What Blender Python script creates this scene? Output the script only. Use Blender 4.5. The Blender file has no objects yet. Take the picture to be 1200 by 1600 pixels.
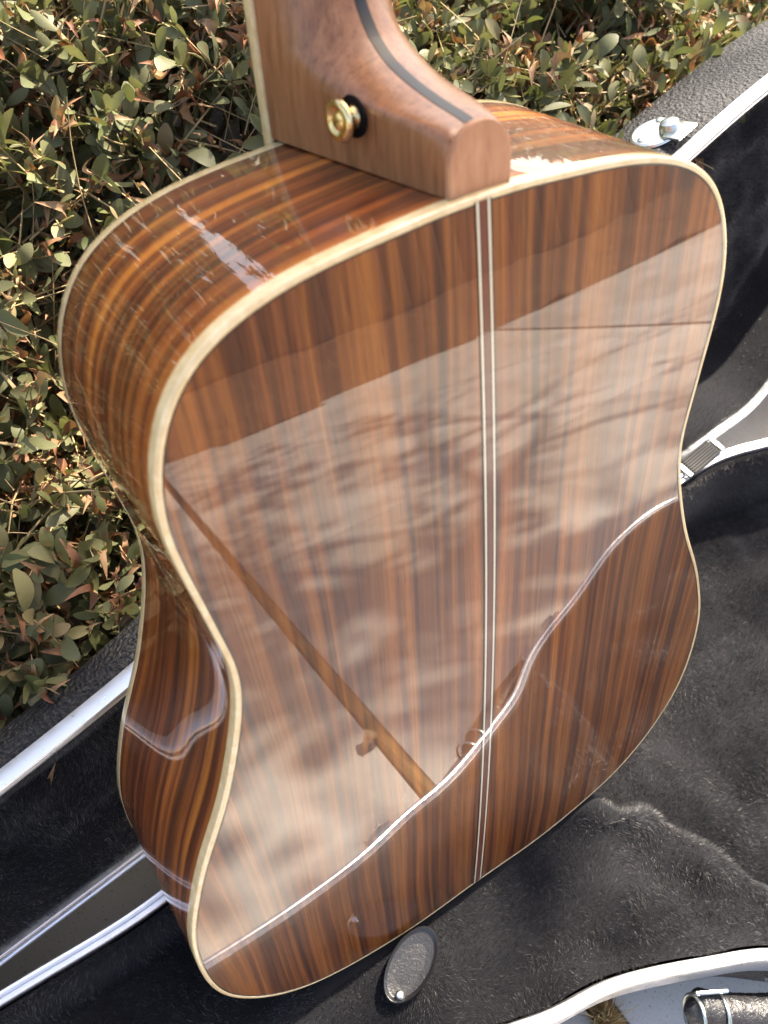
import bpy, bmesh, math, random
import numpy as np
from mathutils import Vector, Matrix, Euler
from mathutils.bvhtree import BVHTree

random.seed(7)
rng = np.random.default_rng(7)
R = math.radians
scene = bpy.context.scene
COL = scene.collection

# ------------------------------------------------------------------ camera, sky, sun, exposure
HB = 0.125                      # height of the case rim above the concrete
LEAN = R(21)                    # how far the guitar leans back
cam_d = bpy.data.cameras.new('camera')
cam = bpy.data.objects.new('camera', cam_d)
COL.objects.link(cam)
CAM_POS = Vector((-0.19053627, 0.00279168, 0.66917661 + HB))
rgt = Vector((0.8331360683, -0.5362314068, 0.1354258835))
dwn = Vector((-0.4026831923, -0.7559807005, -0.5160808337))
fwd = Vector((0.3791181058, 0.3754318296, -0.8457661633))
M3 = Matrix((rgt, -dwn, -fwd)).transposed()
cam.matrix_world = Matrix.Translation(CAM_POS) @ M3.to_4x4()
cam_d.sensor_fit = 'VERTICAL'
cam_d.sensor_height = 36.0
cam_d.sensor_width = 27.0
cam_d.lens = 1355.98 / 1600 * 36.0
cam_d.clip_start = 0.01
cam_d.clip_end = 500
cam_d.dof.use_dof = True
cam_d.dof.focus_distance = 0.56
cam_d.dof.aperture_fstop = 11.0
scene.camera = cam

SUN_DIR = Vector((0.52, 0.30, 0.80)).normalized()
world = bpy.data.worlds.new('World')
scene.world = world
world.use_nodes = True
wn = world.node_tree
sky = wn.nodes.new('ShaderNodeTexSky')
sky.sky_type = 'NISHITA'
sky.sun_disc = False
sky.dust_density = 3.0
sky.ozone_density = 0.6
sky.air_density = 0.9
sky.sun_elevation = math.asin(SUN_DIR.z)
sky.sun_rotation = math.atan2(SUN_DIR.x, SUN_DIR.y)
bg = wn.nodes['Background']
bg.inputs['Strength'].default_value = 0.12
wn.links.new(sky.outputs[0], bg.inputs['Color'])
sun_d = bpy.data.lights.new('sun', 'SUN')
sun_d.energy = 4.4
sun_d.angle = R(0.53)
sun_d.color = (1.0, 0.965, 0.90)
sun = bpy.data.objects.new('sun', sun_d)
COL.objects.link(sun)
sun.rotation_euler = SUN_DIR.to_track_quat('Z', 'Y').to_euler()
sun.location = (3, 2, 5)
vs = scene.view_settings
vs.view_transform = 'Standard'
vs.look = 'None'
vs.gamma = 1.0
vs.use_curve_mapping = False
vs.exposure = 2.22
vs.use_white_balance = True          # the phone balanced for the open shade
vs.white_balance_temperature = 7500
scene.cycles.max_bounces = 8
scene.cycles.glossy_bounces = 4
scene.cycles.transparent_max_bounces = 6

# ------------------------------------------------------------------ helpers
def link(name, me, mat=None, parent=None):
    o = bpy.data.objects.new(name, me)
    COL.objects.link(o)
    if mat is not None:
        if not isinstance(mat, (list, tuple)):
            mat = [mat]
        if me is not None and len(me.materials) == 0:
            for m in mat:
                me.materials.append(m)
    if parent is not None:
        o.parent = parent
    return o

def tag(o, label=None, cat=None, group=None, kind=None):
    if label: o['label'] = label
    if cat: o['category'] = cat
    if group: o['group'] = group
    if kind: o['kind'] = kind
    return o

def empty(name, loc=(0, 0, 0), rot=(0, 0, 0)):
    o = bpy.data.objects.new(name, None)
    o.empty_display_size = 0.05
    COL.objects.link(o)
    o.location = loc
    o.rotation_euler = rot
    return o

def mesh_py(name, verts, faces, smooth=True, uvs=None, sharp=None):
    me = bpy.data.meshes.new(name)
    me.from_pydata([tuple(v) for v in verts], [], [tuple(f) for f in faces])
    if smooth:
        me.polygons.foreach_set('use_smooth', np.ones(len(me.polygons), dtype=bool))
    if uvs is not None:
        ul = me.uv_layers.new(name='UVMap')
        idx = np.zeros(len(me.loops), dtype=np.int32)
        me.loops.foreach_get('vertex_index', idx)
        ul.data.foreach_set('uv', np.asarray(uvs, dtype=np.float32)[idx].ravel())
    if sharp is not None:
        me.set_sharp_from_angle(angle=R(sharp))
    me.update()
    return me

def mesh_np(name, V, F, smooth=False):
    """fast mesh from numpy: V (n,3), F (m,k)"""
    me = bpy.data.meshes.new(name)
    V = np.ascontiguousarray(V, dtype=np.float32)
    F = np.ascontiguousarray(F, dtype=np.int32)
    n, k = F.shape
    me.vertices.add(len(V)); me.vertices.foreach_set('co', V.ravel())
    me.loops.add(n * k); me.loops.foreach_set('vertex_index', F.ravel())
    me.polygons.add(n)
    me.polygons.foreach_set('loop_start', np.arange(0, n * k, k, dtype=np.int32))
    me.polygons.foreach_set('use_smooth', np.full(n, smooth, dtype=bool))
    me.update(calc_edges=True)
    return me

def bm_mesh(name, bm, smooth=True, sharp=35):
    me = bpy.data.meshes.new(name)
    bm.normal_update()
    bm.to_mesh(me)
    bm.free()
    if smooth:
        me.polygons.foreach_set('use_smooth', np.ones(len(me.polygons), dtype=bool))
        me.set_sharp_from_angle(angle=R(sharp))
    return me

def add_box(bm, sx, sy, sz, mat=Matrix(), bevel=0.0):
    r = bmesh.ops.create_cube(bm, size=1.0)
    vs_ = r['verts']
    bmesh.ops.scale(bm, vec=(sx, sy, sz), verts=vs_)
    if bevel > 0:
        es = list({e for v in vs_ for e in v.link_edges})
        rb = bmesh.ops.bevel(bm, geom=es, offset=bevel, segments=2, affect='EDGES', profile=0.5)
        vs_ = list({v for f in rb['faces'] for v in f.verts} | {v for v in vs_ if v.is_valid})
    bmesh.ops.transform(bm, matrix=mat, verts=vs_)

def add_lathe(bm, prof, mat=Matrix(), n=32, ox=1.0, oy=1.0):
    """prof list of (r,z); revolve about Z"""
    rings = []
    for (r, z) in prof:
        if r < 1e-7:
            rings.append([bm.verts.new(mat @ Vector((0, 0, z)))])
        else:
            rings.append([bm.verts.new(mat @ Vector((r * ox * math.cos(2 * math.pi * i / n), r * oy * math.sin(2 * math.pi * i / n), z))) for i in range(n)])
    for a, b in zip(rings[:-1], rings[1:]):
        if len(a) == 1 and len(b) == 1: continue
        for i in range(n):
            j = (i + 1) % n
            if len(a) == 1: bm.faces.new((a[0], b[i], b[j]))
            elif len(b) == 1: bm.faces.new((a[i], a[j], b[0]))
            else: bm.faces.new((a[i], a[j], b[j], b[i]))

def add_tube(bm, pts, rad, n=8, cap=True):
    pts = [Vector(p) for p in pts]
    if not hasattr(rad, '__len__'): rad = [rad] * len(pts)
    t0 = (pts[1] - pts[0]).normalized()
    a = Vector((0, 0, 1)) if abs(t0.z) < .9 else Vector((1, 0, 0))
    nx = t0.cross(a).normalized()
    rings = []
    for i, p in enumerate(pts):
        t = (pts[min(i + 1, len(pts) - 1)] - pts[max(i - 1, 0)]).normalized()
        nx = (nx - t * nx.dot(t)).normalized()
        ny = t.cross(nx)
        rings.append([bm.verts.new(p + (nx * math.cos(2 * math.pi * k / n) + ny * math.sin(2 * math.pi * k / n)) * rad[i]) for k in range(n)])
    for r1, r2 in zip(rings[:-1], rings[1:]):
        for k in range(n):
            bm.faces.new((r1[k], r1[(k + 1) % n], r2[(k + 1) % n], r2[k]))
    if cap:
        bm.faces.new(rings[0][::-1]); bm.faces.new(rings[-1])

def hspl(xs, ys, x):
    """smooth interpolation of ys(xs) at x"""
    xs = np.asarray(xs, float); ys = np.asarray(ys, float); x = np.asarray(x, float)
    m = np.gradient(ys, xs)
    i = np.clip(np.searchsorted(xs, x) - 1, 0, len(xs) - 2)
    h = xs[i + 1] - xs[i]
    t = np.clip((x - xs[i]) / h, 0, 1)
    return ((2*t**3 - 3*t**2 + 1) * ys[i] + (t**3 - 2*t**2 + t) * h * m[i] + (-2*t**3 + 3*t**2) * ys[i+1] + (t**3 - t**2) * h * m[i+1])

def sstep(a, b, x):
    t = np.clip((x - a) / (b - a), 0, 1)
    return t * t * (3 - 2 * t)

_ph = rng.uniform(0, 6.28, (6, 24)); _dr = rng.uniform(0, 6.28, (6, 24)); _fq = rng.uniform(.6, 1.6, (6, 24))
def wob(x, y, scale, k=0):
    """cheap smooth random field, about -1..1"""
    s = 0
    for i in range(24):
        s = s + np.sin((x * math.cos(_dr[k, i]) + y * math.sin(_dr[k, i])) * 6.28 / scale * _fq[k, i] + _ph[k, i])
    return s / 6.0

# ------------------------------------------------------------------ material helpers
class NT:
    def __init__(self, name):
        self.m = bpy.data.materials.new(name)
        self.m.use_nodes = True
        self.t = self.m.node_tree
        self.b = self.t.nodes['Principled BSDF']
        self.out = self.t.nodes['Material Output']
    def n(self, typ, **kw):
        nd = self.t.nodes.new(typ)
        for k, v in kw.items():
            setattr(nd, k, v)
        return nd
    def l(self, a, b):
        self.t.links.new(a, b)
    def val(self, sock, v):
        sock.default_value = v
    def coords(self, kind='Object', scale=(1, 1, 1), loc=(0, 0, 0)):
        tc = self.n('ShaderNodeTexCoord')
        mp = self.n('ShaderNodeMapping')
        mp.inputs['Scale'].default_value = scale
        mp.inputs['Location'].default_value = loc
        self.l(tc.outputs[kind], mp.inputs['Vector'])
        return mp.outputs[0]
    def noise(self, vec, scale=5, detail=4, rough=.55, dist=0):
        nd = self.n('ShaderNodeTexNoise')
        nd.inputs['Scale'].default_value = scale
        nd.inputs['Detail'].default_value = detail
        nd.inputs['Roughness'].default_value = rough
        nd.inputs['Distortion'].default_value = dist
        if vec is not None: self.l(vec, nd.inputs['Vector'])
        return nd.outputs['Fac']
    def ramp(self, fac, stops, interp='LINEAR'):
        nd = self.n('ShaderNodeValToRGB')
        cr = nd.color_ramp
        cr.interpolation = interp
        while len(cr.elements) > 1: cr.elements.remove(cr.elements[-1])
        cr.elements[0].position = stops[0][0]
        cr.elements[0].color = (*stops[0][1], 1) if hasattr(stops[0][1], '__len__') else (stops[0][1],) * 3 + (1,)
        for p, c in stops[1:]:
            e = cr.elements.new(p)
            e.color = (*c, 1) if hasattr(c, '__len__') else (c, c, c, 1)
        self.l(fac, nd.inputs['Fac'])
        return nd.outputs['Color']
    def mix(self, a, b, fac, blend='MIX'):
        nd = self.n('ShaderNodeMix', data_type='RGBA', blend_type=blend)
        for s, v in ((nd.inputs[6], a), (nd.inputs[7], b), (nd.inputs[0], fac)):
            if hasattr(v, 'is_linked') or isinstance(v, bpy.types.NodeSocket): self.l(v, s)
            elif hasattr(v, '__len__'): s.default_value = (*v, 1)
            else: s.default_value = v
        return nd.outputs[2]
    def math(self, op, a, b=None):
        nd = self.n('ShaderNodeMath', operation=op)
        for s, v in ((nd.inputs[0], a), (nd.inputs[1], b)):
            if v is None: continue
            if isinstance(v, bpy.types.NodeSocket): self.l(v, s)
            else: s.default_value = v
        return nd.outputs[0]
    def bump(self, h, strength=.3, dist=.001, to=None):
        nd = self.n('ShaderNodeBump')
        nd.inputs['Strength'].default_value = strength
        nd.inputs['Distance'].default_value = dist
        self.l(h, nd.inputs['Height'])
        self.l(nd.outputs[0], to or self.b.inputs['Normal'])
        return nd.outputs[0]
    def set(self, **kw):
        names = dict(color='Base Color', rough='Roughness', metal='Metallic', spec='Specular IOR Level', coat='Coat Weight',
                     coat_rough='Coat Roughness', coat_ior='Coat IOR', ior='IOR', sheen='Sheen Weight', sheen_rough='Sheen Roughness',
                     trans='Transmission Weight', sss='Subsurface Weight', aniso='Anisotropic')
        for k, v in kw.items():
            s = self.b.inputs[names[k]]
            if isinstance(v, bpy.types.NodeSocket): self.l(v, s)
            elif hasattr(v, '__len__') and len(v) == 3: s.default_value = (*v, 1)
            else: s.default_value = v
        return self

def plain(name, color, rough=.5, **kw):
    t = NT(name)
    t.set(color=color, rough=rough, **kw)
    return t.m

def rosewood(name, use_uv):
    t = NT(name)
    tc = t.n('ShaderNodeTexCoord')
    sep = t.n('ShaderNodeSeparateXYZ')
    if use_uv:
        t.l(tc.outputs['UV'], sep.inputs[0])
        across, along = sep.outputs[1], sep.outputs[0]
    else:
        t.l(tc.outputs['Object'], sep.inputs[0])
        across, along = t.math('ABSOLUTE', t.math('SUBTRACT', sep.outputs[0], 0.0015)), sep.outputs[2]
    # grain wanders slowly along the board
    cw = t.n('ShaderNodeCombineXYZ')
    t.l(t.math('MULTIPLY', across, 9.0), cw.inputs[0]); t.l(t.math('MULTIPLY', along, 3.0), cw.inputs[1])
    side = t.math('GREATER_THAN', sep.outputs[0], 0.0) if not use_uv else 0.0
    wv = t.noise(cw.outputs[0], 1.0, 2, .5)
    warp = t.math('MULTIPLY', t.math('SUBTRACT', wv, .5), .020 if not use_uv else .030)
    ac = t.math('ADD', across, warp)
    def stripes(f_across, f_along, detail, off):
        c = t.n('ShaderNodeCombineXYZ')
        t.l(t.math('MULTIPLY', ac, f_across), c.inputs[0])
        t.l(t.math('MULTIPLY', along, f_along), c.inputs[1])
        c.inputs[2].default_value = off
        return t.noise(c.outputs[0], 1.0, detail, .6)
    broad = stripes(48, .8, 3.5, 3.1)
    fine = stripes(290, 1.2, 4, 8.7)
    pore = stripes(1500, 45, 2, 1.3)
    base = t.ramp(broad, [(.30, (.036, .014, .009)), (.39, (.115, .040, .016)), (.46, (.23, .088, .027)), (.52, (.130, .042, .017)), (.57, (.054, .018, .011)), (.62, (.155, .050, .019)), (.67, (.30, .125, .034)), (.76, (.135, .045, .018))])
    fl = t.ramp(fine, [(.28, (.42, .32, .28)), (.44, (.86, .82, .78)), (.60, (1.10, 1.06, 1.0)), (.75, (1.3, 1.2, 1.1))])
    col = t.mix(base, fl, 1.0, 'MULTIPLY')
    pr = t.ramp(pore, [(.30, (.35, .30, .28)), (.40, (1, 1, 1))])
    col = t.mix(col, pr, .75, 'MULTIPLY')
    # dark ink lines
    ink = stripes(150, .5, 1, 21.0)
    il = t.ramp(ink, [(.485, (1, 1, 1)), (.498, (.28, .20, .18)), (.512, (1, 1, 1))])
    col = t.mix(col, il, .55, 'MULTIPLY')
    zone = stripes(17, .7, 2, 33.0)
    zc = t.ramp(zone, [(.32, (.50, .44, .42)), (.44, (.95, .92, .92)), (.55, (1.12, 1.12, 1.02)), (.64, (.70, .60, .58)), (.76, (1.15, 1.2, 1.1))])
    col = t.mix(col, zc, .9, 'MULTIPLY')
    # slow tonal drift along the board
    cd = t.n('ShaderNodeCombineXYZ')
    t.l(t.math('MULTIPLY', across, 10), cd.inputs[0]); t.l(t.math('MULTIPLY', along, 5), cd.inputs[1])
    dr = t.ramp(t.noise(cd.outputs[0], 1, 3, .5), [(.3, (.72, .70, .70)), (.7, (1.25, 1.22, 1.2))])
    col = t.mix(col, dr, .8, 'MULTIPLY')
    col = t.mix(col, (1.12, 1.04, .76), 1.0, 'MULTIPLY')
    if use_uv: col = t.mix(col, (1.6, 1.5, 1.35), 1.0, 'MULTIPLY')
    t.set(color=col, rough=.42, spec=.3, coat=1.0, coat_rough=.012, coat_ior=1.72)
    return t

M = {}
_t = rosewood('rosewood_back', False)
# faint ripple of the lacquer
_v = _t.coords('Object', (1, 1, .35))
_rip = _t.noise(_v, 14, 1, .5)
_bn = _t.n('ShaderNodeBump'); _bn.inputs['Strength'].default_value = .012; _bn.inputs['Distance'].default_value = .0006
_t.l(_rip, _bn.inputs['Height']); _t.l(_bn.outputs[0], _t.b.inputs['Coat Normal'])
M['back'] = _t.m
_t = rosewood('rosewood_side', True)
_v = _t.coords('Object', (1, 1, 1))
_rip = _t.noise(_v, 45, 2, .5)
_bn = _t.n('ShaderNodeBump'); _bn.inputs['Strength'].default_value = .05; _bn.inputs['Distance'].default_value = .0010
_t.l(_rip, _bn.inputs['Height']); _t.l(_bn.outputs[0], _t.b.inputs['Coat Normal'])
M['side'] = _t.m

t = NT('maple_binding')
c = t.ramp(t.noise(t.coords('Object', (1, 1, 1)), 160, 3, .6, .6), [(.3, (.60, .43, .21)), (.7, (.77, .60, .35))])
t.set(color=c, rough=.35, coat=1.0, coat_rough=.03)
M['maple'] = t.m

t = NT('mahogany_neck')
v = t.coords('Object', (1, 1, .12))
c = t.ramp(t.noise(v, 260, 5, .6), [(.25, (.18, .068, .028)), (.5, (.28, .112, .046)), (.75, (.36, .155, .068))])
c2 = t.ramp(t.noise(t.coords('Object', (1, 1, .06)), 700, 2), [(.34, (.55, .48, .45)), (.44, (1, 1, 1))])
c = t.mix(c, c2, .6, 'MULTIPLY')
t.set(color=c, rough=.42, spec=.35, coat=.4, coat_rough=.2)
M['neck'] = t.m
t = NT('heel_cap_wood')
c = t.ramp(t.noise(t.coords('Object', (1, 1, .25)), 240, 4, .6), [(.25, (.33, .145, .072)), (.5, (.44, .21, .11)), (.75, (.52, .27, .145))])
t.set(color=c, rough=.45, spec=.35)
M['cap'] = t.m
M['neck_shade_band'] = plain('neck_shade_band', (.012, .012, .015), .38, spec=.35)
M['spruce'] = plain('spruce_top', (.62, .42, .20), .25, coat=1.0, coat_rough=.03)
M['ebony'] = plain('ebony', (.018, .014, .012), .4)
M['strip_white'] = plain('strip_white', (.66, .58, .42), .3, coat=1.0, coat_rough=.02)
M['strip_red'] = plain('strip_red', (.13, .035, .02), .3, coat=1.0, coat_rough=.02)
M['strip_black'] = plain('strip_black', (.014, .012, .011), .3, coat=1.0, coat_rough=.02)
t = NT('gold_metal')
t.set(color=t.ramp(t.noise(t.coords('Object'), 300, 3), [(.3, (.55, .36, .12)), (.7, (.95, .76, .42))]), metal=1.0, rough=.22)
t.bump(t.noise(t.coords('Object'), 500, 3), .3, .0006)
M['gold'] = t.m
M['felt'] = plain('black_felt', (.008, .007, .007), .95, spec=.1)

t = NT('plush')
t.set(color=(.010, .010, .012), rough=.9, spec=.1, sheen=.25, sheen_rough=.4)
M['plush'] = t.m
t = NT('plush_hair')
gi = t.n('ShaderNodeNewGeometry')
c = t.ramp(gi.outputs['Random Per Island'], [(0, (.012, .012, .013)), (.65, (.034, .033, .035)), (.92, (.08, .078, .08)), (1, (.22, .215, .215))])
t.set(color=c, rough=.42, spec=.55)
M['pile'] = t.m

t = NT('black_vinyl')
vo = t.n('ShaderNodeTexVoronoi', feature='SMOOTH_F1')
vo.inputs['Scale'].default_value = 380
t.l(t.coords('Object', (1, 1, 1)), vo.inputs['Vector'])
h = t.math('ADD', vo.outputs['Distance'], t.math('MULTIPLY', t.noise(t.coords('Object'), 420, 3, .6, 1.2), .9))
t.set(color=(.010, .010, .012), rough=.5, spec=.45)
t.bump(h, 1.0, .0030)
M['vinyl'] = t.m
t = NT('aluminium')
n_ = t.noise(t.coords('Object'), 140, 3)
t.set(color=(.78, .80, .84), metal=.85, rough=t.ramp(n_, [(.3, .26), (.7, .42)]))
M['alu'] = t.m
t = NT('steel')
t.set(color=t.ramp(t.noise(t.coords('Object'), 90, 4), [(.35, (.52, .55, .52)), (.65, (.74, .76, .73))]), metal=1.0, rough=.28)
M['steel'] = t.m
t = NT('black_leather')
v = t.coords('Object')
h = t.math('ADD', t.noise(v, 420, 4, .65, .8), t.math('MULTIPLY', t.noise(v, 60, 3, .6, 1.5), .8))
t.set(color=(.012, .012, .014), rough=.30, spec=.6)
t.bump(h, .3, .0008)
M['leather'] = t.m
t = NT('handle_leather')
v = t.coords('Object', (1, 1, 1))
h = t.math('ADD', t.noise(v, 230, 4, .6, 1.8), t.math('MULTIPLY', t.noise(v, 90, 3, .6, 2.5), 1.2))
t.set(color=(.018, .018, .020), rough=.33, spec=.6)
t.bump(h, .6, .0014)
M['handle'] = t.m
M['rubber'] = plain('black_webbing', (.014, .014, .015), .6)
M['rivet'] = plain('rivet', (.92, .92, .92), .12, metal=1.0)

def leafmat(name, stops, trans, rough):
    t = NT(name)
    gi = t.n('ShaderNodeNewGeometry'); oi = t.n('ShaderNodeObjectInfo')
    r = t.math('FRACT', t.math('ADD', gi.outputs['Random Per Island'], oi.outputs['Random']))
    c = t.ramp(r, stops)
    nz = t.noise(t.coords('Object'), 95, 3, .6)
    blot = t.ramp(nz, [(.60, 0.0), (.68, 1.0)])
    c = t.mix(c, (.20, .065, .030), t.math('MULTIPLY', blot, .55))
    c = t.mix(c, t.ramp(t.noise(t.coords('Object'), 40, 2), [(.3, (.75, .78, .75)), (.7, (1.2, 1.18, 1.1))]), .7, 'MULTIPLY')
    t.set(color=c, rough=rough, spec=.3)
    tr = t.n('ShaderNodeBsdfTranslucent')
    t.l(t.mix(c, (1.0, 1.05, .6), .85, 'MULTIPLY'), tr.inputs['Color'])
    mx = t.n('ShaderNodeMixShader'); mx.inputs[0].default_value = trans
    t.l(t.b.outputs[0], mx.inputs[1]); t.l(tr.outputs[0], mx.inputs[2]); t.l(mx.outputs[0], t.out.inputs['Surface'])
    return t.m
M['leaf'] = leafmat('saltbush_leaf', [(0, (.105, .118, .058)), (.35, (.14, .147, .078)), (.6, (.175, .174, .100)), (.8, (.115, .130, .050)), (.92, (.23, .22, .115)), (1, (.28, .21, .12))], .28, .52)
M['dry'] = leafmat('dry_leaf', [(0, (.17, .062, .030)), (.4, (.26, .13, .07)), (.7, (.34, .22, .13)), (1, (.14, .05, .028))], .18, .6)
M['stem'] = plain('hedge_stem', (.34, .25, .13), .65)
M['twig'] = plain('hedge_twig', (.07, .042, .026), .8)
M['bud'] = plain('hedge_bud', (.38, .30, .11), .6)

t = NT('soil')
c = t.ramp(t.noise(t.coords('Object'), 60, 6, .65), [(.3, (.018, .012, .008)), (.7, (.06, .040, .026))])
t.set(color=c, rough=.95); t.bump(t.noise(t.coords('Object'), 90, 5), .8, .01)
M['soil'] = t.m
t = NT('bark_mulch')
c = t.ramp(t.noise(t.coords('Object', (1, .4, 1)), 30, 6, .7), [(.3, (.05, .024, .012)), (.55, (.14, .070, .036)), (.75, (.24, .13, .07))])
t.set(color=c, rough=.95); t.bump(t.noise(t.coords('Object'), 50, 5), .8, .03)
M['mulch'] = t.m
t = NT('concrete')
v = t.coords('Object')
c = t.ramp(t.noise(v, 7, 6, .6), [(.3, (.42, .40, .375)), (.55, (.53, .51, .48)), (.75, (.59, .57, .54))])
sp = t.ramp(t.noise(v, 420, 2, .5), [(.30, (.30, .28, .26)), (.37, (1, 1, 1))])
c = t.mix(c, sp, .7, 'MULTIPLY')
st = t.ramp(t.noise(v, 2.2, 4, .6), [(.40, (.80, .77, .73)), (.6, (1, 1, 1))])
c = t.mix(c, st, .8, 'MULTIPLY')
t.set(color=c, rough=.88); t.bump(t.noise(v, 320, 4, .6), .35, .0015)
M['concrete'] = t.m
t = NT('redwood_joint')
c = t.ramp(t.noise(t.coords('Object', (1, .06, 1)), 240, 5, .65), [(.3, (.10, .048, .016)), (.6, (.28, .155, .050)), (.8, (.38, .23, .09))])
t.set(color=c, rough=.85); t.bump(t.noise(t.coords('Object', (1, .08, 1)), 260, 4), .6, .003)
M['redwood'] = t.m
t = NT('tree_bark')
c = t.ramp(t.noise(t.coords('Object', (1, 1, .25)), 14, 6, .65), [(.3, (.10, .07, .048)), (.7, (.28, .21, .15))])
t.set(color=c, rough=.9); t.bump(t.noise(t.coords('Object', (1, 1, .25)), 16, 5), .7, .03)
M['bark'] = t.m
M['tree_leaf'] = leafmat('tree_leaf', [(0, (.05, .085, .025)), (.5, (.085, .12, .035)), (1, (.16, .15, .05))], .3, .45)
t = NT('fence_board')
c = t.ramp(t.noise(t.coords('Object', (1, 1, .06)), 70, 5, .6), [(.3, (.10, .050, .026)), (.6, (.19, .10, .052)), (.8, (.26, .15, .08))])
t.set(color=c, rough=.8)
M['fence'] = t.m
M['straw'] = plain('straw', (.42, .30, .14), .7)

# ------------------------------------------------------------------ ground, slabs
bm = bmesh.new()
bmesh.ops.create_grid(bm, x_segments=8, y_segments=8, size=150)
g = link('ground', bm_mesh('ground', bm), M['soil'])
g.location = (0, 0, -0.012)
tag(g, kind='structure')
pav = empty('concrete_path', (0, 0, 0))
tag(pav, kind='structure')
# rectangular slabs with redwood strips in the joints; strip runs slightly askew to the guitar
JA = R(4.0)                                    # direction of the long joint
Jm = Matrix.Translation((0.064, -0.10, 0)) @ Matrix.Rotation(JA, 4, 'Z')
JW = 0.022
XS = [-2.6, -JW/2, JW/2, 1.55, 1.55 + JW, 3.2]
YS = [-2.5, -1.036, -1.032, 0.40]
def slab(x0, x1, y0, y1):
    bm = bmesh.new()
    add_box(bm, x1 - x0, y1 - y0, 0.04, Matrix.Translation(((x0 + x1) / 2, (y0 + y1) / 2, -0.02)), 0.003)
    o = link('slab', bm_mesh('slab', bm), M['concrete'], pav)
    o.matrix_local = Jm
for (x0, x1) in ((XS[0], XS[1]), (XS[2], XS[3]), (XS[4], XS[5])):
    slab(x0, x1, YS[0], YS[1]); slab(x0, x1, YS[2], YS[3])
for xx in ((XS[1] + XS[2]) / 2, (XS[3] + XS[4]) / 2):
    bm = bmesh.new()
    add_box(bm, JW - .003, YS[3] - YS[2], 0.04, Matrix.Translation((xx, (YS[3] + YS[2]) / 2, -0.0175)), 0.003)
    o = link('joint_strip', bm_mesh('joint_strip', bm), M['redwood'], pav)
    o.matrix_local = Jm
bm = bmesh.new()
bmesh.ops.create_grid(bm, x_segments=60, y_segments=30, size=1)
for v_ in bm.verts:
    v_.co = Vector((v_.co.x * 5 + 0.5, v_.co.y * .8 - 3.25, 0.03 * float(wob(v_.co.x * 5, v_.co.y, .5, 2)) - .005 + .02 * (v_.co.y < .9)))
mu = link('mulch_bed', bm_mesh('mulch_bed', bm), M['mulch'])
tag(mu, kind='structure')

bm = bmesh.new()
bmesh.ops.create_grid(bm, x_segments=4, y_segments=4, size=1)
dw = link('reflector_ground', bm_mesh('reflector_ground', bm), M['concrete'])  # added pale ground beyond the hedge, brightens the right shoulder's reflection
dw.scale = (30, 14, 1); dw.location = (6, 17.2, -.006)
tag(dw, kind='structure')
# timber fence behind the photographer (seen only in the lacquer)
fe = empty('timber_fence', (0.5, -4.2, 0))
tag(fe, 'brown timber fence of upright boards beyond the bark bed', 'fence')
bm = bmesh.new(); add_box(bm, .145, .02, 1.7, Matrix.Translation((0, 0, .87)), .003)
board = bm_mesh('board', bm)
board.materials.append(M['fence'])
for i in range(60):
    o = link('board', board, None, fe)
    o.location = ((i - 30) * .15, random.uniform(-.004, .004), random.uniform(-.01, .01))
for zz in (.35, 1.4):
    bm = bmesh.new(); add_box(bm, 9, .04, .09, Matrix.Translation((0, -.035, zz)))
    link('rail', bm_mesh('rail', bm), M['fence'], fe)

# ------------------------------------------------------------------ guitar
gt = empty('acoustic_guitar', (0, 0, HB), (-LEAN, 0, 0))
tag(gt, 'glossy rosewood acoustic guitar standing in an open case with its back to us', 'guitar')
half = [(.0694, -.001), (.1435, .02), (.188, .0753), (.1948, .1481), (.1787, .2103), (.1523, .2691), (.1339, .3315),
        (.1371, .3735), (.1432, .4336), (.1266, .4782), (.0881, .4997), (.0229, .5075)]
def catmull(P, n):
    P = np.asarray(P, float); out = []
    N = len(P)
    for i in range(N):
        p0, p1, p2, p3 = P[i-1], P[i], P[(i+1) % N], P[(i+2) % N]
        for s in np.arange(n) / n:
            out.append(.5*((2*p1)+(-p0+p2)*s+(2*p0-5*p1+4*p2-p3)*s*s+(-p0+3*p1-3*p2+p3)*s**3))
    return np.array(out)
raw = catmull([(0, 0)] + half + [(0, .508)] + [(-x, z) for x, z in half[::-1]], 40)
# resample evenly and smooth
def resample_closed(P, n):
    Q = np.vstack([P, P[:1]])
    s = np.r_[0, np.cumsum(np.hypot(*np.diff(Q, axis=0).T))]
    u = np.linspace(0, s[-1], n, endpoint=False)
    return np.c_[np.interp(u, s, Q[:, 0]), np.interp(u, s, Q[:, 1])], s[-1]
OUT, PER = resample_closed(raw, 420)
for _ in range(14):
    OUT = (np.roll(OUT, 1, 0) + 2 * OUT + np.roll(OUT, -1, 0)) / 4
NO = len(OUT)
tan = np.roll(OUT, -1, 0) - np.roll(OUT, 1, 0)
tan /= np.linalg.norm(tan, axis=1)[:, None]
NRM = np.c_[tan[:, 1], -tan[:, 0]]              # outward (outline runs counter-clockwise seen from behind)
def rim(x, z): return x**2 / 12 + (z - .25)**2 / 14 - .0045
DT, DB = .1070, .1141
def front(z): return DB + (DT - DB) * z / .508

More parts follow.
